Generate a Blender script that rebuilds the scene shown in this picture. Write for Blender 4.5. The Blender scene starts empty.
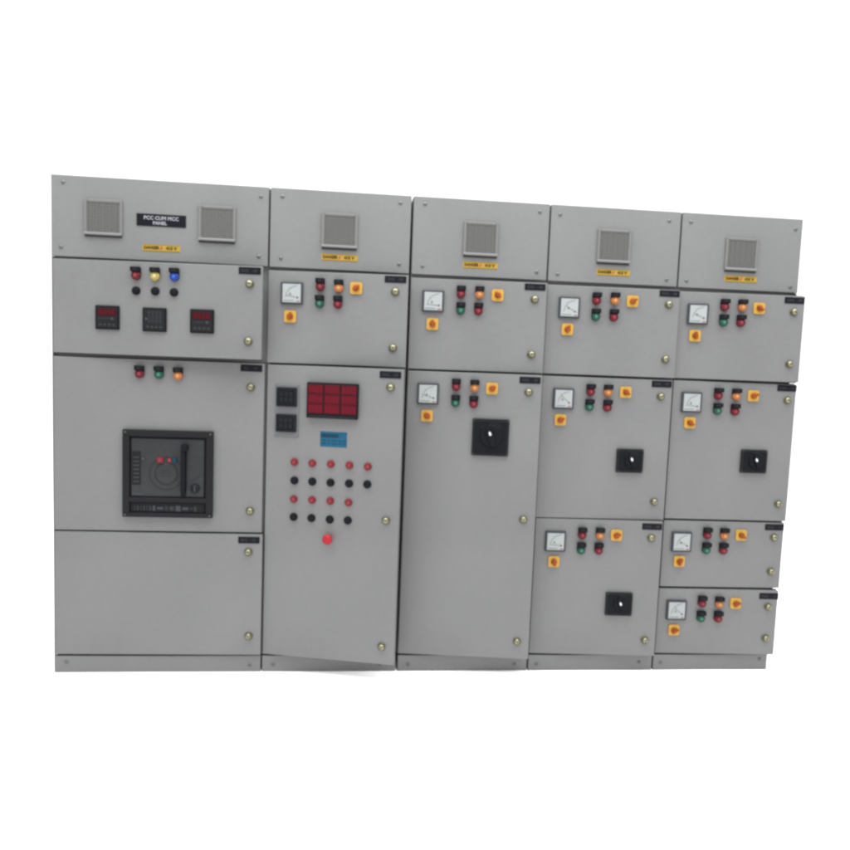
import bpy, bmesh, math, random
from mathutils import Vector, Matrix
random.seed(7)
ITEMS = {
    'c1r2': [('lamp_red', 0.36, 1.794), ('lamp_yellow', 0.442, 1.794), ('lamp_blue', 0.525, 1.795), ('button_black', 0.359, 1.722), ('button_black', 0.441, 1.723), ('button_black', 0.522, 1.721), ('digital_red', 0.237, 1.602), ('digital_grey', 0.44, 1.6), ('digital_red', 0.645, 1.601), ('tag', 0.847, 1.826), ('lock', 0.848, 1.77), ('lock', 0.845, 1.522)],
    'c1r3': [('lamp_red', 0.367, 1.371), ('lamp_green', 0.45, 1.371), ('lamp_amber', 0.532, 1.368), ('acb', 0.493, 0.921), ('tag', 0.849, 1.405), ('lock', 0.848, 1.32), ('lock', 0.853, 0.758)],
    'c1r4': [('tag', 0.852, 0.626), ('lock', 0.851, 0.571), ('lock', 0.858, 0.177)],
    'c2r2': [('analog_meter', 0.106, 1.743), ('lamp_red', 0.231, 1.784), ('lamp_amber', 0.313, 1.781), ('lamp_green', 0.23, 1.71), ('lamp_red', 0.311, 1.71), ('switch', 0.39, 1.776), ('switch', 0.1, 1.641), ('tag', 0.563, 1.821), ('lock', 0.563, 1.766), ('lock', 0.561, 1.518)],
    'c2r3': [('relay_plate', 0.094, 1.221), ('big_display', 0.305, 1.275), ('blue_label', 0.311, 1.102), ('estop', 0.301, 0.652), ('tag', 0.559, 1.4), ('lock', 0.561, 1.345), ('lock', 0.561, 0.751), ('lock', 0.559, 0.17), ('button_red', 0.134, 0.991), ('button_red', 0.217, 0.99), ('button_red', 0.302, 0.991), ('button_red', 0.387, 0.99), ('button_red', 0.471, 0.989), ('button_red', 0.135, 0.822), ('button_red', 0.22, 0.823), ('button_red', 0.304, 0.824), ('button_red', 0.388, 0.822), ('button_black', 0.136, 0.907), ('button_black', 0.219, 0.907), ('button_black', 0.303, 0.907), ('button_black', 0.388, 0.908), ('button_black', 0.471, 0.909), ('button_black', 0.136, 0.74), ('button_black', 0.219, 0.74), ('button_black', 0.304, 0.739), ('button_black', 0.387, 0.74)],
    'c3r2': [('analog_meter', 0.103, 1.737), ('lamp_red', 0.228, 1.782), ('lamp_amber', 0.312, 1.783), ('lamp_green', 0.229, 1.708), ('lamp_red', 0.31, 1.709), ('switch', 0.395, 1.776), ('switch', 0.104, 1.635), ('tag', 0.565, 1.82), ('lock', 0.565, 1.764), ('lock', 0.562, 1.514)],
    'c3r3': [('analog_meter', 0.095, 1.318), ('lamp_red', 0.222, 1.363), ('lamp_amber', 0.306, 1.361), ('lamp_green', 0.222, 1.289), ('lamp_red', 0.305, 1.288), ('switch', 0.386, 1.353), ('switch', 0.094, 1.217), ('tag', 0.557, 1.397), ('lock', 0.553, 1.342), ('lock', 0.557, 0.753), ('lock', 0.557, 0.171), ('breaker_big', 0.388, 1.129)],
    'c4r2': [('analog_meter', 0.105, 1.737), ('lamp_red', 0.231, 1.782), ('lamp_amber', 0.317, 1.785), ('lamp_green', 0.231, 1.708), ('lamp_red', 0.316, 1.709), ('switch', 0.401, 1.778), ('switch', 0.102, 1.637), ('tag', 0.575, 1.821), ('lock', 0.574, 1.77), ('lock', 0.575, 1.516)],
    'c4r3': [('analog_meter', 0.102, 1.316), ('lamp_red', 0.229, 1.36), ('lamp_amber', 0.312, 1.36), ('lamp_green', 0.227, 1.289), ('lamp_red', 0.313, 1.289), ('switch', 0.397, 1.356), ('switch', 0.093, 1.216), ('tag', 0.569, 1.4), ('lock', 0.567, 1.342), ('lock', 0.568, 0.839), ('breaker', 0.436, 1.033)],
    'c4r4': [('analog_meter', 0.098, 0.639), ('lamp_red', 0.224, 0.681), ('lamp_amber', 0.309, 0.682), ('lamp_green', 0.223, 0.608), ('lamp_red', 0.307, 0.609), ('switch', 0.389, 0.676), ('switch', 0.096, 0.54), ('tag', 0.559, 0.722), ('lock', 0.558, 0.667), ('lock', 0.558, 0.165), ('breaker', 0.42, 0.342)],
    'c5r2': [('analog_meter', 0.093, 1.734), ('lamp_red', 0.218, 1.78), ('lamp_amber', 0.302, 1.781), ('lamp_green', 0.217, 1.708), ('lamp_red', 0.3, 1.709), ('switch', 0.384, 1.772), ('switch', 0.087, 1.633), ('tag', 0.552, 1.816), ('lock', 0.552, 1.761), ('lock', 0.55, 1.517)],
    'c5r3': [('analog_meter', 0.091, 1.319), ('lamp_red', 0.219, 1.363), ('lamp_amber', 0.307, 1.363), ('lamp_green', 0.22, 1.291), ('lamp_red', 0.306, 1.29), ('switch', 0.392, 1.36), ('switch', 0.09, 1.221), ('tag', 0.557, 1.402), ('lock', 0.563, 1.344), ('lock', 0.558, 0.84), ('breaker', 0.417, 1.045)],
    'c5r4': [('analog_meter', 0.091, 0.644), ('lamp_red', 0.216, 0.688), ('lamp_amber', 0.301, 0.687), ('lamp_green', 0.216, 0.614), ('lamp_red', 0.301, 0.614), ('switch', 0.387, 0.682), ('switch', 0.087, 0.547), ('tag', 0.554, 0.724), ('lock', 0.555, 0.674), ('lock', 0.552, 0.504)],
    'c5r5': [('analog_meter', 0.09, 0.306), ('lamp_red', 0.215, 0.351), ('lamp_amber', 0.301, 0.348), ('lamp_green', 0.214, 0.276), ('lamp_red', 0.3, 0.276), ('switch', 0.384, 0.344), ('switch', 0.085, 0.205), ('tag', 0.55, 0.383), ('lock', 0.548, 0.33), ('lock', 0.548, 0.171)],
    'p1': [('screw', 0.049, 0.051), ('screw', 0.863, 0.032)],
    'p2': [('screw', 0.054, 0.035), ('screw', 0.551, 0.035)],
    'p3': [('screw', 0.055, 0.034), ('screw', 0.568, 0.033)],
    'p4': [('screw', 0.044, 0.034), ('screw', 0.556, 0.04)],
    'p5': [('screw', 0.042, 0.04), ('screw', 0.552, 0.054)],
    't1': [('screw', 0.047, 2.169), ('screw', 0.878, 2.157), ('screw', 0.037, 1.896), ('screw', 0.873, 1.898), ('vent', 0.213, 2.025), ('vent', 0.692, 2.025), ('title', 0.455, 2.03), ('danger', 0.456, 1.912)],
    't2': [('screw', 0.055, 2.163), ('screw', 0.574, 2.165), ('screw', 0.053, 1.896), ('screw', 0.577, 1.896), ('vent', 0.308, 2.024), ('danger', 0.311, 1.911)],
    't3': [('screw', 0.056, 2.167), ('screw', 0.582, 2.162), ('screw', 0.055, 1.893), ('screw', 0.581, 1.892), ('vent', 0.315, 2.022), ('danger', 0.319, 1.909)],
    't4': [('screw', 0.045, 2.156), ('screw', 0.564, 2.156), ('screw', 0.048, 1.887), ('screw', 0.569, 1.887), ('vent', 0.306, 2.022), ('danger', 0.311, 1.907)],
    't5': [('screw', 0.045, 2.157), ('screw', 0.56, 2.151), ('screw', 0.042, 1.887), ('screw', 0.557, 1.883), ('vent', 0.3, 2.017), ('danger', 0.307, 1.907)],
}
DOORS = {  # hinge x, width, top, bottom, degrees ajar
    'c1r2': (-0.004, 0.907, 1.844, 1.446, 4.63),
    'c1r3': (-0.002, 0.910, 1.425, 0.661, 0.30),
    'c1r4': (0.002, 0.911, 0.649, 0.095, 0.95),
    'c2r2': (0.917, 0.620, 1.838, 1.436, 5.79),
    'c2r3': (0.920, 0.619, 1.422, 0.085, 12.63),
    'c3r2': (1.550, 0.621, 1.837, 1.432, 3.26),
    'c3r3': (1.551, 0.613, 1.418, 0.083, 6.73),
    'c4r2': (2.180, 0.625, 1.836, 1.433, 2.26),
    'c4r3': (2.179, 0.622, 1.417, 0.753, 1.70),
    'c4r4': (2.181, 0.611, 0.744, 0.086, 3.53),
    'c5r2': (2.811, 0.603, 1.835, 1.434, 3.76),
    'c5r3': (2.813, 0.605, 1.418, 0.758, 1.99),
    'c5r4': (2.812, 0.603, 0.744, 0.423, 1.54),
    'c5r5': (2.810, 0.597, 0.408, 0.087, 2.56),
}
CAM = (1.31287, -3.28839, 1.45907)
CROT = (85.04836, -2.15089, -5.45987)
XS = [0.0, 0.9161, 1.5449, 2.1765, 2.8006, 3.3962]
LENS_PX = 720
TOPZ = {1: 1.8570, 2: 1.8560, 3: 1.8560, 4: 1.8560, 5: 1.8560}
PAINT = (.0968, .0968, .0962)
WORLD = 1.62
LIGHTS = [('added_overhead_lamp', (1.7, -.85, 4.0), 6.0, 2.8, 520, (.965, .985, 1.0))]  # unseen lamp, added to whiten the floor and brighten the door tops

S = bpy.context.scene
C = S.collection
H = 2.2

# ------------------------------------------------------------ materials
def mat(name, col, rough=.5, metal=0., spec=.3, mottle=0., bump=0., bscale=300., emit=None, coat=0.):
    m = bpy.data.materials.new(name); m.use_nodes = True
    nt = m.node_tree; b = nt.nodes['Principled BSDF']
    b.inputs['Base Color'].default_value = (*col, 1)
    b.inputs['Roughness'].default_value = rough
    b.inputs['Metallic'].default_value = metal
    b.inputs['Specular IOR Level'].default_value = spec
    b.inputs['Coat Weight'].default_value = coat
    tc = nt.nodes.new('ShaderNodeTexCoord')
    if mottle:
        n = nt.nodes.new('ShaderNodeTexNoise'); n.inputs['Scale'].default_value = 2.3; n.inputs['Detail'].default_value = 6
        n2 = nt.nodes.new('ShaderNodeTexNoise'); n2.inputs['Scale'].default_value = 38; n2.inputs['Detail'].default_value = 3
        ad = nt.nodes.new('ShaderNodeMath'); ad.operation = 'MULTIPLY_ADD'; ad.inputs[1].default_value = .4
        rp = nt.nodes.new('ShaderNodeValToRGB')
        rp.color_ramp.elements[0].position = .45; rp.color_ramp.elements[1].position = .95
        rp.color_ramp.elements[0].color = (*[c * (1 - mottle) for c in col], 1)
        rp.color_ramp.elements[1].color = (*[c * (1 + mottle) for c in col], 1)
        nt.links.new(tc.outputs['Object'], n.inputs['Vector']); nt.links.new(tc.outputs['Object'], n2.inputs['Vector'])
        nt.links.new(n2.outputs['Fac'], ad.inputs[0]); nt.links.new(n.outputs['Fac'], ad.inputs[2])
        nt.links.new(ad.outputs[0], rp.inputs['Fac']); nt.links.new(rp.outputs['Color'], b.inputs['Base Color'])
    if bump:
        n = nt.nodes.new('ShaderNodeTexNoise'); n.inputs['Scale'].default_value = bscale; n.inputs['Detail'].default_value = 2
        w = nt.nodes.new('ShaderNodeTexNoise'); w.inputs['Scale'].default_value = 3.1; w.inputs['Detail'].default_value = 1
        b1 = nt.nodes.new('ShaderNodeBump'); b1.inputs['Strength'].default_value = bump; b1.inputs['Distance'].default_value = .0004
        b2 = nt.nodes.new('ShaderNodeBump'); b2.inputs['Strength'].default_value = .6; b2.inputs['Distance'].default_value = .004
        nt.links.new(tc.outputs['Object'], n.inputs['Vector']); nt.links.new(tc.outputs['Object'], w.inputs['Vector'])
        nt.links.new(w.outputs['Fac'], b2.inputs['Height']); nt.links.new(n.outputs['Fac'], b1.inputs['Height'])
        nt.links.new(b2.outputs['Normal'], b1.inputs['Normal']); nt.links.new(b1.outputs['Normal'], b.inputs['Normal'])
    if emit:
        b.inputs['Emission Color'].default_value = (*emit[:3], 1); b.inputs['Emission Strength'].default_value = emit[3]
    return m

M = dict(
    paint=mat('grey_powder_coat', PAINT, .46, spec=.3, mottle=.085, bump=.5),
    inner=mat('galvanised_plate', (.12, .12, .115), .45, .7, mottle=.1),
    rubber=mat('black_rubber', (.006, .006, .006), .8, spec=.1),
    black=mat('black_plastic', (.0045, .0047, .0065), .5, spec=.06),
    dark=mat('charcoal_plastic', (.0085, .0085, .0095), .6, spec=.07, mottle=.1),
    mid=mat('dark_grey_panel', (.019, .0195, .020), .35, spec=.12, mottle=.2),
    ring=mat('grey_ring', (.017, .0175, .0185), .6, spec=.08),
    bezel=mat('meter_bezel', (.026, .030, .036), .5, spec=.12),
    face=mat('meter_face', (.195, .207, .205), .4, spec=.2, mottle=.06),
    ink=mat('ink', (.05, .055, .06), .7, spec=.1),
    redink=mat('red_ink', (.2, .02, .03), .6, spec=.1),
    red=mat('red_lens', (.065, .0045, .009), .35, spec=.12),
    redb=mat('red_lens_core', (.12, .020, .026), .35, spec=.2),
    amber=mat('amber_lens', (.21, .070, .019), .35, spec=.15),
    amberb=mat('amber_lens_core', (.30, .15, .06), .35, spec=.2),
    green=mat('green_lens', (.006, .036, .023), .35, spec=.15),
    greenb=mat('green_lens_core', (.03, .10, .07), .35, spec=.2),
    blue=mat('blue_lens', (.006, .022, .13), .35, spec=.15),
    blueb=mat('blue_lens_core', (.02, .06, .24), .35, spec=.2),
    yellow=mat('yellow_lens', (.20, .16, .045), .35, spec=.15),
    yellowb=mat('yellow_lens_core', (.32, .28, .13), .35, spec=.2),
    redbtn=mat('red_push_button', (.105, .009, .013), .4, spec=.12),
    estop=mat('red_mushroom', (.21, .009, .013), .4, spec=.15),
    swy=mat('yellow_switch_plate', (.30, .172, .030), .45, spec=.15),
    swo=mat('orange_switch_knob', (.150, .031, .004), .45, spec=.15),
    brass=mat('zinc_lock', (.165, .156, .105), .3, .85, spec=.5),
    brass_shade=mat('zinc_lock_shaded_flange', (.07, .065, .038), .4, .8, spec=.5),
    seal=mat('grey_door_seal', (.018, .018, .019), .8, spec=.08),
    ledd=mat('dim_red_readout', (.022, .0014, .003), .4, spec=.08),
    leddon=mat('dim_red_segments', (.08, .006, .012), .4, spec=.08),
    slot=mat('lock_slot', (.03, .03, .02), .6),
    screw=mat('steel_screw', (.085, .085, .09), .4, .6),
    vent=mat('vent_plastic', (.089, .089, .085), .55, spec=.15),
    ventd=mat('vent_filter', (.092, .0925, .087), .8, spec=.08),
    vents=mat('vent_sill', (.086, .087, .084), .5, spec=.15),
    vent_shade=mat('vent_sill_shadow', (.030, .030, .032), .8, spec=.1),
    label=mat('label_black', (.0045, .0045, .007), .5, spec=.06),
    txt=mat('engraved_text', (.034, .034, .038), .6, spec=.06),
    txtw=mat('white_text', (.17, .17, .19), .6, spec=.1),
    lyel=mat('yellow_label', (.21, .135, .019), .5, spec=.15, mottle=.12),
    lblk=mat('label_print', (.040, .022, .002), .6, spec=.1),
    led=mat('red_display', (.046, .0014, .005), .3, spec=.10, mottle=.25),
    ledon=mat('red_segments', (.085, .004, .010), .4, spec=.08, emit=(1, .03, .06, .05)),
    lcd=mat('dim_display', (.014, .016, .018), .4, spec=.15),
    bluel=mat('blue_sticker', (.005, .048, .088), .5, spec=.12, mottle=.2),
    bluet=mat('blue_sticker_print', (.004, .022, .035), .6, spec=.1),
    plate=mat('relay_plate', (.086, .086, .093), .5, spec=.2),
    pointer=mat('white_pointer', (.42, .42, .42), .5, spec=.2),
    floor=mat('white_floor', (.95, .95, .94), .8, spec=.1),
)

# ------------------------------------------------------------ mesh builder (local axes: x right, z up, front faces -y)
class MB:
    def __init__(s): s.bm = bmesh.new(); s.mats = []
    def mi(s, m):
        if m not in s.mats: s.mats.append(m)
        return s.mats.index(m)
    def merge(s, t, m, smooth=False):
        k = s.mi(m); mp = {v: s.bm.verts.new(v.co) for v in t.verts}
        for f in t.faces:
            try: g = s.bm.faces.new([mp[v] for v in f.verts])
            except ValueError: continue
            g.material_index = k; g.smooth = smooth
        t.free()
    def box(s, x0, x1, y0, y1, z0, z1, m, bev=0., seg=2, only_y=False):
        t = bmesh.new()
        vs = [t.verts.new((x, y, z)) for x in (x0, x1) for y in (y0, y1) for z in (z0, z1)]
        for q in ((0, 1, 3, 2), (4, 6, 7, 5), (0, 4, 5, 1), (2, 3, 7, 6), (0, 2, 6, 4), (1, 5, 7, 3)): t.faces.new([vs[i] for i in q])
        bmesh.ops.recalc_face_normals(t, faces=t.faces[:])
        if bev:
            es = [e for e in t.edges if not only_y or abs(e.verts[0].co.y - e.verts[1].co.y) > 1e-6]
            bmesh.ops.bevel(t, geom=es, offset=bev, segments=seg, affect='EDGES', profile=.5)
        s.merge(t, m)
    def lathe(s, cx, cz, prof, m, n=28, smooth=True):          # prof: (radius, y) front to back or back to front
        t = bmesh.new(); rings = []
        for r, y in prof:
            if r < 1e-6: rings.append([t.verts.new((cx, y, cz))])
            else: rings.append([t.verts.new((cx + r * math.cos(2 * math.pi * i / n), y, cz + r * math.sin(2 * math.pi * i / n))) for i in range(n)])
        for a, b in zip(rings, rings[1:]):
            for i in range(n):
                j = (i + 1) % n
                if len(a) == 1 and len(b) == 1: continue
                if len(a) == 1: t.faces.new((a[0], b[i], b[j]))
                elif len(b) == 1: t.faces.new((a[i], b[0], a[j]))
                else: t.faces.new((a[i], b[i], b[j], a[j]))
        if len(rings[0]) > 1: t.faces.new(rings[0])
        if len(rings[-1]) > 1: t.faces.new(rings[-1])
        bmesh.ops.recalc_face_normals(t, faces=t.faces[:])
        s.merge(t, m, smooth)
    def prism(s, pts, y0, y1, m):
        t = bmesh.new(); a = [t.verts.new((x, y0, z)) for x, z in pts]; b = [t.verts.new((x, y1, z)) for x, z in pts]
        t.faces.new(a); t.faces.new(b[::-1])
        for i in range(len(pts)): j = (i + 1) % len(pts); t.faces.new((a[i], b[i], b[j], a[j]))
        bmesh.ops.recalc_face_normals(t, faces=t.faces[:]); s.merge(t, m)
    def bar(s, xa, za, xb, zb, w, y0, y1, m):
        d = Vector((xb - xa, zb - za)); p = Vector((-d.y, d.x)).normalized() * w / 2
        s.prism([(xa + p.x, za + p.y), (xb + p.x, zb + p.y), (xb - p.x, zb - p.y), (xa - p.x, za - p.y)], y0, y1, m)
    def arc(s, cx, cz, r, w, a0, a1, y0, y1, m, n=16):
        for i in range(n):
            p, q = [math.radians(a0 + (a1 - a0) * k / n) for k in (i, i + 1)]
            s.prism([(cx + (r + e) * math.cos(a), cz + (r + e) * math.sin(a)) for e, a in ((-w / 2, p), (w / 2, p), (w / 2, q), (-w / 2, q))], y0, y1, m)
    def text(s, txt, cx, cz, size, y, m, wscale=1., depth=.0003, bold=0.):
        cu = bpy.data.curves.new('t', 'FONT'); cu.body = txt; cu.size = size; cu.align_x = 'CENTER'; cu.align_y = 'CENTER'
        cu.extrude = depth; cu.offset = bold; cu.resolution_u = 2
        o = bpy.data.objects.new('t', cu); C.objects.link(o); bpy.context.view_layer.update()
        me = o.to_mesh(); t = bmesh.new(); t.from_mesh(me); o.to_mesh_clear()
        bpy.data.objects.remove(o); bpy.data.curves.remove(cu)
        for v in t.verts: x, yy, z = v.co; v.co = (cx + x * wscale, y - z, cz + yy)
        s.merge(t, m)
    def mesh(s, name):
        bmesh.ops.recalc_face_normals(s.bm, faces=s.bm.faces[:]) if False else None
        me = bpy.data.meshes.new(name); s.bm.to_mesh(me); s.bm.free()
        for m in s.mats: me.materials.append(M[m])
        return me

def add(name, me, parent=None, loc=(0, 0, 0), rz=0., label=None):
    o = bpy.data.objects.new(name, me); C.objects.link(o); o.parent = parent; o.location = loc; o.rotation_euler = (0, 0, rz)
    if label: o['label'] = label
    return o

# ------------------------------------------------------------ fittings (origin = centre on the panel's front surface)
def lamp(c):
    b = MB()
    b.box(-.0195, .0195, -.006, 0, -.008, .028, 'black', .002)
    b.lathe(0, -.008, [(.0198, -.001), (.0198, -.012), (.0180, -.0165), (.012, -.019), (.009, -.0195)], c)
    b.lathe(0, -.008, [(.009, -.0194), (.005, -.0210), (0, -.0215)], c + 'b')
    b.box(-.0205, .0205, -.024, -.0062, .0085, .029, 'black', .0025)
    b.box(-.008, .008, -.0248, -.0242, .013, .025, 'dark')
    return b.mesh('indicator_lamp')
def push(c, r=.0165):
    b = MB()
    b.lathe(0, 0, [(r + .002, 0), (r + .002, -.005), (r, -.0065)], 'black' if c == 'black' else c)
    b.lathe(0, 0, [(r - .002, -.0055), (r - .002, -.014), (r - .004, -.0155), (0, -.0150)], c)
    if c != 'black': b.lathe(0, 0, [(.0062, -.0148), (.0055, -.0160), (0, -.0164)], 'redb')
    return b.mesh('push_button')
def estop():
    b = MB()
    b.lathe(0, 0, [(.016, 0), (.016, -.018)], 'estop')
    b.lathe(0, 0, [(.014, -.016), (.0225, -.020), (.0235, -.026), (.021, -.034), (.012, -.0385), (0, -.040)], 'estop')
    return b.mesh('emergency_button')
def switch(ang):
    b = MB()
    b.box(-.0265, .0265, -.007, 0, -.0265, .0265, 'swy', .0095, 4, True)
    b.lathe(0, 0, [(.0140, -.0068), (.0132, -.015), (.011, -.0165), (0, -.0165)], 'swo')
    a = math.radians(ang); c, s_ = math.cos(a), math.sin(a)
    pts = [(-.0055, -.0165), (.0055, -.0165), (.0055, .015), (0, .0195), (-.0055, .015)]
    b.prism([(x * c - z * s_, x * s_ + z * c) for x, z in pts], -.028, -.016, 'swo')
    return b.mesh('selector_switch')
def meter(unit, needle):
    b = MB()
    w = .049
    b.box(-w, w, -.012, 0, -w, w, 'bezel', .003)
    b.box(-w + .0088, w - .0088, -.0135, -.0118, -w + .0088, w - .0088, 'face', .0006, 1)
    y0, y1 = -.0141, -.0134
    px, pz = .026, -.018
    b.arc(px, pz, .050, .0012, 92, 178, y0, y1, 'ink')
    for k in range(11):
        a = math.radians(92 + 8.6 * k); r1 = .0585 if k % 5 == 0 else .0555
        b.bar(px + .053 * math.cos(a), pz + .053 * math.sin(a), px + r1 * math.cos(a), pz + r1 * math.sin(a), .0009, y0, y1, 'ink')
    a = math.radians(needle); b.bar(px, pz, px + .05 * math.cos(a), pz + .05 * math.sin(a), .0011, -.0147, -.0140, 'ink')
    b.lathe(px, pz, [(.004, -.0134), (.004, -.0150), (0, -.0152)], 'ink', 12)
    b.box(-.036, .010, y0, y1, -.0335, -.0315, 'ink')
    b.text(unit, -.006, -.004, .017, y0, 'ink')
    b.box(.022, .036, y0, y1, -.037, -.033, 'redink')
    return b.mesh('analog_meter')
def digital(red):
    b = MB(); w = .0515
    b.box(-w, w, -.010, 0, -w, w, 'black', .003)
    b.box(-w + .007, w - .007, -.0112, -.0098, -w + .007, w - .007, 'dark', .0008, 1)
    if red:
        b.box(-.040, .040, -.0120, -.0110, .008, .038, 'ledd')
        for i in range(4): seg(b, -.027 + .018 * i, .023, .010, .020, -.0125, 'leddon')
        b.box(-.038, .010, -.0118, -.0110, -.006, -.002, 'lcd')
        b.box(.016, .030, -.0122, -.0110, -.010, .002, 'bezel', .002)
    else:
        for r in range(3):
            for i in range(4): seg(b, -.022 + .016 * i, .031 - .018 * r, .008, .012, -.0118, 'bezel')
        b.lathe(-.034, .002, [(.005, -.0108), (.005, -.0125), (0, -.0128)], 'bezel', 14)
    for i in range(4): b.box(-.034 + .019 * i, -.022 + .019 * i, -.0125, -.0110, -.036, -.027, 'mid', .001, 1)
    return b.mesh('digital_meter')
def seg(b, cx, cz, w, h, y, m, t=.0016):
    for z in (-h / 2, 0, h / 2): b.box(cx - w / 2, cx + w / 2, y, y + .0007, cz + z - t / 2, cz + z + t / 2, m)
    for x in (-w / 2, w / 2):
        b.box(cx + x - t / 2, cx + x + t / 2, y - .0001, y + .0006, cz + t, cz + h / 2 - t, m)
        b.box(cx + x - t / 2, cx + x + t / 2, y - .0001, y + .0006, cz - h / 2 + t, cz - t, m)
def lock():
    b = MB()
    b.lathe(0, 0, [(.0190, 0), (.0190, -.003), (.0172, -.005), (.0140, -.0052)], 'brass_shade')  # flange coloured darker to paint the shade round the dome
    b.lathe(.0008, .0012, [(.0142, -.0030), (.0140, -.010), (.0120, -.0150), (.0075, -.0180), (0, -.0190)], 'brass')
    b.box(-.0010, .0026, -.0197, -.0150, -.0075, .0065, 'slot')
    return b.mesh('door_lock')
def screw():
    b = MB()
    b.lathe(0, 0, [(.0085, 0), (.0085, -.001), (.0068, -.0034), (.003, -.0045), (0, -.0047)], 'screw', 16)
    b.box(-.0050, .0050, -.0050, -.0040, -.0008, .0008, 'slot')
    return b.mesh('screw')
def vent():
    b = MB(); w = .080
    for sx in (-1, 1): b.box(*sorted((sx * w, sx * (w - .013))), -.009, 0, -w + .009, w, 'vent', .003)
    b.box(-w + .0128, w - .0128, -.0088, 0, w - .013, w, 'vent', .003)
    b.box(-w + .0128, w - .0128, -.003, .002, -w + .013, w - .0128, 'ventd')
    n = 15
    for i in range(n):                                     # thin down-sloping louvre blades
        z = -w + .028 + i * (2 * w - .044) / (n - 1)
        t = bmesh.new()
        p = [(-.0028, z + .0045), (-.0072, z - .0005), (-.0072, z - .0017), (-.0028, z + .0033)]
        a = [t.verts.new((-w + .0127, y, zz)) for y, zz in p]; c = [t.verts.new((w - .0127, y, zz)) for y, zz in p]
        t.faces.new(a); t.faces.new(c[::-1])
        for k in range(4): t.faces.new((a[k], a[(k + 1) % 4], c[(k + 1) % 4], c[k]))
        bmesh.ops.recalc_face_normals(t, faces=t.faces[:]); b.merge(t, 'ventd')
    for k in range(5): x = -w + .028 + k * .026; b.box(x, x + .002, -.0080, -.0068, -w + .016, w - .013, 'ventd')
    t = bmesh.new()                                        # projecting sill; the shadow below it is a dark-coloured strip
    p = [(-.0005, -w + .026), (-.0110, -w + .020), (-.0140, -w + .014), (-.0140, -w + .009), (-.0005, -w + .009)]
    a = [t.verts.new((-w + .0015, y, z)) for y, z in p]; c = [t.verts.new((w - .0015, y, z)) for y, z in p]
    t.faces.new(a); t.faces.new(c[::-1])
    for k in range(5): t.faces.new((a[k], a[(k + 1) % 5], c[(k + 1) % 5], c[k]))
    bmesh.ops.recalc_face_normals(t, faces=t.faces[:]); b.merge(t, 'vents')
    b.box(-w + .003, w - .003, -.0020, 0, -w + .0005, -w + .0088, 'vent_shade')
    return b.mesh('vent_grille')
def danger():
    b = MB(); w, h = .080, .0150
    b.box(-w, w, -.0012, 0, -h, h, 'lyel', .0004, 1)
    b.text('DANGER', -.042, 0, .0180, -.0015, 'lblk', .90, bold=.0011)
    b.text('415 V', .042, 0, .0180, -.0015, 'lblk', 1.05, bold=.0011)
    b.prism([(.004, .011), (-.006, -.001), (-.001, -.001), (-.005, -.011), (.007, .002), (.001, .002)], -.0017, -.0011, 'redink')
    for sz in (-1, 1): b.box(-w + .002, w - .002, -.0015, -.0011, *sorted((sz * (h - .0016), sz * (h - .003))), 'lblk')
    return b.mesh('warning_label')
def title():
    b = MB(); w, h = .104, .026
    b.box(-w, w, -.0030, 0, -h, h, 'label', .0008, 1)
    b.text('PCC CUM MCC', 0, .0085, .0215, -.0033, 'txtw', 1.0, bold=.0006)
    b.text('PANEL', -.006, -.0125, .0190, -.0033, 'txtw', 1.05, bold=.0006)
    return b.mesh('nameplate')
def tag(t):
    b = MB(); w, h = .0475, .0150
    b.box(-w, w, -.0030, 0, -h, h, 'label', .0008, 1)
    b.text(t, -.001, -.0005, .0175, -.0033, 'txt', 1.05)
    return b.mesh('label_tag')
def breaker(w, h, big):
    b = MB()
    b.box(-w, w, -.014, 0, -h, h, 'dark', .004)
    kx, kz = (.003, .010) if big else (.006, .004)
    b.box(-w + .011, w - .011, -.0165, -.0138, -h + .013, h - .010, 'black', .001, 1)
    r = min(w, h) * .62
    b.lathe(kx, kz, [(r, -.0163), (r, -.022), (r * .88, -.0245), (0, -.0245)], 'black', 36)
    b.arc(kx, kz, r * 1.12, .0018, 35, 145, -.0170, -.0163, 'mid')
    a = math.radians(20); c, s_ = math.cos(a), math.sin(a); L = r * .98; t = r * .27; kx -= .004
    pts = [(-t * .7, -L), (t * .7, -L), (t, 0), (t * .6, L), (-t * .6, L), (-t, 0)]
    b.prism([(kx + x * c - z * s_, kz + x * s_ + z * c) for x, z in pts], -.036, -.024, 'black')
    k = .0065 if not big else .0072
    pts = [(-k * .55, -k * 1.3), (k * .55, -k * 1.3), (k * .75, k * .3), (0, k * 1.4), (-k * .75, k * .3)]
    ox, oz = -L * .10 * 0 - s_ * L * .22, c * L * .22
    b.prism([(kx + ox + x * c - z * s_, kz + oz + x * s_ + z * c) for x, z in pts], -.0375, -.0355, 'pointer')
    for sx in (-1, 1):
        for sz in (-1, 1): b.lathe(sx * (w - .0065), sz * (h - .0065), [(.003, -.0138), (.0028, -.0150), (0, -.0153)], 'slot', 10)
    return b.mesh('breaker_handle')
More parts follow.
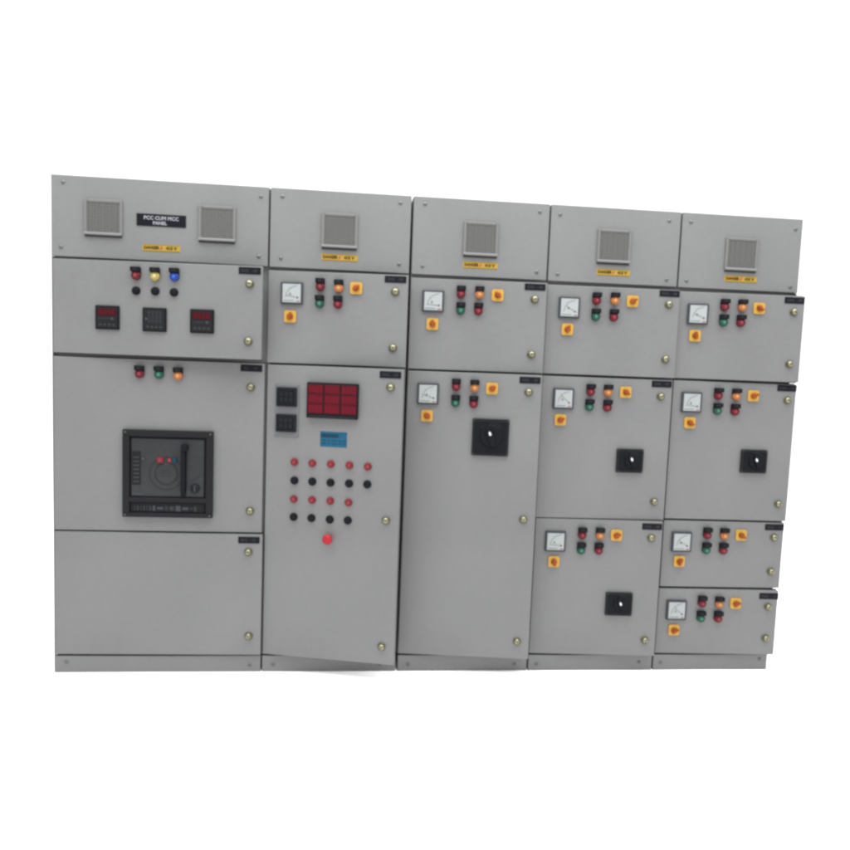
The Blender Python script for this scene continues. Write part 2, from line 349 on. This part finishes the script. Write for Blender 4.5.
def acb():
    b = MB(); w = .196
    f = .030
    # moulded frame round the breaker, then the recessed facia
    b.box(-w, w, -.020, 0, w - f, w, 'dark', .004); b.box(-w, w, -.020, 0, -w, -w + .020, 'dark', .004)
    for sx in (-1, 1): b.box(*sorted((sx * w, sx * (w - f))), -.0198, 0, -w + .0198, w - f + .0002, 'dark', .003)
    b.box(-w + f - .001, w - f + .001, -.0195, -.001, -.128, -.106, 'dark', .002)
    b.box(-w + f - .004, w - f + .004, -.006, 0, -w + .018, w - f + .004, 'black')
    x0, x1, z0, z1 = -.160, .156, -.103, .158
    b.box(x0, x1, -.0105, -.0055, z0, z1, 'mid', .002)
    b.box(x0 + .004, -.118, -.012, -.0103, -.05, .10, 'dark', .001, 1)
    for k in range(7): b.box(x0 + .010, -.124, -.0128, -.0119, -.040 + k * .018, -.032 + k * .018, 'mid')
    for r in (.073, .050): b.arc(-.008, .002, r, .004, 0, 360, -.0118, -.0104, 'ring', 40)
    b.lathe(-.008, .002, [(.046, -.0104), (.046, -.0120), (.042, -.0128), (0, -.0128)], 'mid', 36)
    for k in range(3): b.box(-.030, .014, -.0136, -.0127, -.010 + k * .012, -.007 + k * .012, 'ring')
    # charging handle in its vertical slot
    b.box(.055, .080, -.0112, -.0103, -.100, .135, 'rubber')
    b.box(.058, .078, -.034, -.0110, -.080, .120, 'black', .004)
    b.box(.060, .088, -.040, -.0110, .108, .136, 'black', .004)
    b.lathe(-.108, .066, [(.007, -.0104), (.007, -.015), (0, -.016)], 'bezel', 16)
    b.box(-.050, -.020, -.018, -.0103, .050, .076, 'redbtn', .004)
    b.box(-.042, -.028, -.0195, -.0178, .056, .070, 'redb', .002)
    b.box(.000, .012, -.016, -.0103, .054, .070, 'redink', .003)
    b.box(.018, .038, -.018, -.0103, .050, .074, 'bluet', .003)
    b.arc(.118, -.062, .022, .004, 0, 360, -.0125, -.0103, 'ring', 24)
    b.lathe(.118, -.062, [(.018, -.0103), (.018, -.016), (.014, -.019), (0, -.019)], 'dark', 24)
    b.box(.115, .121, -.024, -.0185, -.077, -.047, 'bezel', .001, 1)
    b.bar(.095, -.035, .150, .002, .004, -.0115, -.0103, 'ring')
    b.box(-.152, -.108, -.0118, -.0103, -.096, -.088, 'bezel')
    # lower strip with its row of markings
    b.box(x0 - .004, x1 + .004, -.0085, -.0055, -.174, -.131, 'dark', .001, 1)
    xx = -.148
    for k, (wd, hh, m) in enumerate([(.006, .022, 'ring'), (.006, .022, 'mid'), (.006, .022, 'ring'), (.006, .022, 'mid'), (.006, .022, 'ring'), (.006, .022, 'mid'), (.012, .024, 'bezel'), (.026, .012, 'bezel'),
                                   (.014, .024, 'ring'), (.018, .02, 'mid'), (.022, .026, 'bezel'), (.026, .013, 'bezel'), (.010, .012, 'ring'), (.010, .024, 'mid')]):
        b.box(xx, xx + wd, -.0095, -.0084, -.156 - hh / 2, -.156 + hh / 2, m); xx += wd + .0075
    for sx in (-1, 1):
        for z in (w - .012, -w + .010): b.lathe(sx * (w - .012), z, [(.005, -.0198), (.0045, -.0212), (0, -.0216)], 'slot', 12)
    return b.mesh('air_circuit_breaker')
def relay_plate():
    b = MB()
    b.box(-.056, .056, -.004, 0, -.118, .118, 'plate', .002)
    for z in (.062, -.055):
        h = .043 if z > 0 else .040
        b.box(-.047, .047, -.016, -.0038, z - h, z + h, 'dark', .003)
        b.box(-.038, .038, -.0175, -.0158, z - h + .008, z + h - .008, 'black', .001, 1)
        for i in range(3):
            for j in range(2): seg(b, -.022 + .022 * i, z + .014 - .026 * j, .010, .015, -.0180, 'mid')
    for sx in (-1, 1):
        for sz in (-1, 1): b.lathe(sx * .050, sz * .112, [(.0028, -.0038), (.0025, -.005), (0, -.0053)], 'screw', 10)
    return b.mesh('relay_panel')
def big_display():
    b = MB(); w, h = .116, .079
    b.box(-w, w, -.022, 0, -h, h, 'black', .003)
    for c in range(3):
        for r in range(3):
            cx, cz = -.0755 + .0755 * c, .049 - .043 * r
            b.box(cx - .0350, cx + .0350, -.0235, -.0218, cz - .0205, cz + .0205, 'led', .0006, 1)
            for k in range(4): seg(b, cx - .0235 + .0157 * k, cz, .0085, .022, -.0241, 'ledon', .0034)
    b.box(-.108, .108, -.0228, -.0218, -.077, -.066, 'dark')
    return b.mesh('digital_display')
def blue_label():
    b = MB(); w, h = .061, .034
    b.box(-w, w, -.0012, 0, -h, h, 'bluel', .0005, 1)
    b.box(-w + .005, .022, -.0016, -.0011, .008, .024, 'bluet')
    for r in range(2):
        x = -w + .008
        for wd in (.020, .012, .024, .014, .018): b.box(x, x + wd, -.0015, -.0011, -.008 - .013 * r, -.004 - .013 * r, 'bluet'); x += wd + .006
    return b.mesh('sticker')

LAB = dict(lamp_red='red indicator lamp with black hood', lamp_amber='amber indicator lamp with black hood', lamp_green='green indicator lamp with black hood',
           lamp_blue='blue indicator lamp with black hood', lamp_yellow='yellow indicator lamp with black hood',
           button_black='black push button', button_red='red push button', breaker='square black rotary breaker handle with white pointer',
           breaker_big='large square black rotary breaker handle with white pointer', acb='black air circuit breaker front with charging handle',
           digital_red='black square digital meter with red display', digital_grey='black square digital meter with dim grey display',
           big_display='dark red nine-window digital display', relay_plate='grey plate carrying two dark relays', blue_label='small blue printed sticker',
           estop='red mushroom emergency button')
KN = dict(lamp_red='indicator_lamp', lamp_amber='indicator_lamp', lamp_green='indicator_lamp', lamp_blue='indicator_lamp', lamp_yellow='indicator_lamp',
          button_black='push_button', button_red='push_button', estop='emergency_button', breaker='breaker_handle', breaker_big='breaker_handle', acb='circuit_breaker',
          digital_red='digital_meter', digital_grey='digital_meter', big_display='digital_display', relay_plate='relay_panel', blue_label='sticker', vent='vent_grille',
          danger='warning_label', title='nameplate', analog_meter='analog_meter', switch='selector_switch', tag='label_tag', lock='door_lock', screw='screw')
ME = dict(button_black=push('black'), button_red=push('redbtn', .0155), estop=estop(), digital_red=digital(True), digital_grey=digital(False), lock=lock(), screw=screw(),
          vent=vent(), danger=danger(), title=title(), breaker=breaker(.0645, .0565, False), breaker_big=breaker(.084, .085, True), acb=acb(),
          relay_plate=relay_plate(), big_display=big_display(), blue_label=blue_label())
for c in ('red', 'amber', 'green', 'blue', 'yellow'): ME['lamp_' + c] = lamp(c)
SW = [switch(a) for a in (-58, 8, 52, -20)]
MT = [meter('A', a) for a in (174, 163, 149, 170, 138, 156, 176)]
TAGS = {'c1r2': 'O/G  - 01', 'c1r3': 'I/C  - 01', 'c1r4': 'B/C  - 01'}
tagno = [2]
def fit_items(key, parent):
    nsw = 0
    for kind, u, v in ITEMS[key]:
        lab = LAB.get(kind)
        if kind == 'switch':
            me = SW[(len(key) + int(key[1]) * 2 + int(key[-1]) + nsw) % 4] if nsw else SW[(int(key[1]) + int(key[-1])) % 2 * 2]
            nsw += 1
        elif kind == 'analog_meter': me = MT[(int(key[1]) * 3 + int(key[-1]) * 2) % 7]
        elif kind == 'tag':
            if key not in TAGS: TAGS[key] = 'O/G  - %02d' % tagno[0]; tagno[0] += 1
            me = tag(TAGS[key])
        else: me = ME[kind]
        o = add(KN[kind], me, parent, (u, 0, v), label=lab)
        if kind == 'lock': o.rotation_euler = (0, random.uniform(-1.5, 1.5), 0)
        if kind == 'screw': o.rotation_euler = (0, random.uniform(-1.5, 1.5), 0)

# ------------------------------------------------------------ cabinets
DEPTH = .62
def body(w, rows, gl, gr, edge):
    """open-fronted sheet steel carcass, frame face at y=.024, rows = heights of the cross rails"""
    b = MB(); x0, x1 = gl, w - gr; y0 = .024; t = .002
    b.box(x0, x0 + t, y0, DEPTH, .002, H, 'paint'); b.box(x1 - t, x1, y0, DEPTH, .002, H, 'paint')
    b.box(x0 + t, x1 - t, y0, DEPTH, H - t, H, 'paint'); b.box(x0 + t, x1 - t, DEPTH - t, DEPTH, .002, H - t, 'paint')
    b.box(x0 + t, x1 - t, y0 + .003, DEPTH - t, .078, .080, 'paint')
    b.box(x0 + t, x0 + .042, y0, y0 + .03, .080, H - t, 'paint'); b.box(x1 - .042, x1 - t, y0, y0 + .03, .080, H - t, 'paint')
    for z in rows: b.box(x0 + .042, x1 - .042, y0 + .001, y0 + .031, max(z - .02, .081), min(z + .02, H - t - .001), 'paint')
    b.box(x0 + .044, x1 - .044, .27, .273, .09, H - .05, 'inner')
    if edge < 0: b.box(-.0040, -.0004, .002, y0 + .02, .079, 1.8562, 'paint', .001, 1)      # folded outer edge beside the doors
    if edge > 0: b.box(w - .0036, w + .0004, .005, y0 + .02, .079, 1.8552, 'paint', .001, 1)
    return b.mesh('body')
NAMES = {1: 'wide grey switchboard cabinet at the left end, with black air circuit breaker and title plate',
         2: 'grey switchboard cabinet with red digital display and rows of red and black push buttons',
         3: 'grey switchboard cabinet with one large square black breaker handle on its tall door',
         4: 'grey switchboard cabinet with three doors, between the large-handle cabinet and the right end cabinet',
         5: 'grey switchboard cabinet at the right end of the row, with four stacked doors'}
for n in range(1, 6):
    xa, xb = XS[n - 1], XS[n]; w = xb - xa
    root = bpy.data.objects.new('switchboard_cabinet', None); C.objects.link(root); root.location = (xa, 0, 0)
    root['label'] = NAMES[n]; root['category'] = 'electrical cabinet'; root['group'] = 'cabinets standing side by side in the switchboard'
    gl = {1: 0, 3: .004}.get(n, .0015); gr = {5: 0, 2: .003}.get(n, .0015)
    cgl = {1: -.004, 3: .0060}.get(n, .0040); cgr = {5: 0, 2: .0060}.get(n, .0040)
    drs = {k: d for k, d in DOORS.items() if k[1] == str(n)}
    zs = sorted([d[2] for d in drs.values()], reverse=True)
    rows = [H - .02, zs[0] + .006] + [z + .006 for z in zs[1:]] + [.095]
    add('body', body(w, rows, gl, gr, {1: -1, 5: 1}.get(n, 0)), root)
    b = MB(); b.box(cgl, w - cgr, 0, .022, TOPZ[n], H, 'paint', .0022)
    tc = add('top_cover', b.mesh('top_cover'), root)
    fit_items('t%d' % n, tc)
    b = MB(); b.box(cgl, w - cgr - (.004 if n == 5 else 0), 0, .022, 0, .0775, 'paint', .002)
    pl = add('plinth', b.mesh('plinth'), root)
    fit_items('p%d' % n, pl)
    for k in sorted(drs):
        xl, dw, zt, zb, ang = drs[k]
        zt += .0025; zb -= .0025 if zb > .09 or zb > .2 else .001
        if zb < .1: zb = .0865
        if n == 1: dw -= .001 - xl; xl = .001
        b = MB(); b.box(0, dw, 0, .0190, zb, zt, 'paint', .0022)
        d = add('door', b.mesh('door'), root, (xl - xa, 0, 0), -math.radians(ang))
        g = MB(); g.box(.006, dw - .0006, .0191, .0222, zb - .004, zt + .004, 'seal', .001, 1)
        add('gasket', g.mesh('gasket'), d)
        if ang > 5: d['label'] = 'grey steel door standing ajar'
        fit_items(k, d)

# ------------------------------------------------------------ floor, light, camera
b = MB(); b.box(-9, 13, -6, 12, -.05, 0, 'floor')
fl = add('floor', b.mesh('floor')); fl['kind'] = 'structure'

wd = bpy.data.worlds.new('World'); S.world = wd; wd.use_nodes = True
bg = wd.node_tree.nodes['Background']; bg.inputs[0].default_value = (1, 1, 1, 1); bg.inputs[1].default_value = WORLD
def area(name, loc, sx, sy, power, col, rot=(0, 0, 0), spread=180):
    l = bpy.data.lights.new(name, 'AREA'); l.shape = 'RECTANGLE'; l.size = sx; l.size_y = sy; l.energy = power; l.color = col; l.spread = math.radians(spread)
    o = bpy.data.objects.new(name, l); C.objects.link(o); o.location = loc; o.rotation_euler = rot; return o
for a in LIGHTS: area(*a)

cd = bpy.data.cameras.new('camera'); co = bpy.data.objects.new('camera', cd); C.objects.link(co)
co.location = CAM; co.rotation_euler = [math.radians(a) for a in CROT]
cd.sensor_fit = 'HORIZONTAL'; cd.sensor_width = 36; cd.lens = 36 * LENS_PX / 850; cd.clip_end = 100; cd.clip_start = .05
S.camera = co
S.view_settings.view_transform = 'Standard'; S.view_settings.look = 'None'; S.view_settings.exposure = 0; S.view_settings.gamma = 1
S.render.film_transparent = False
S.cycles.filter_width = 2.8
S.cycles.use_denoising = True
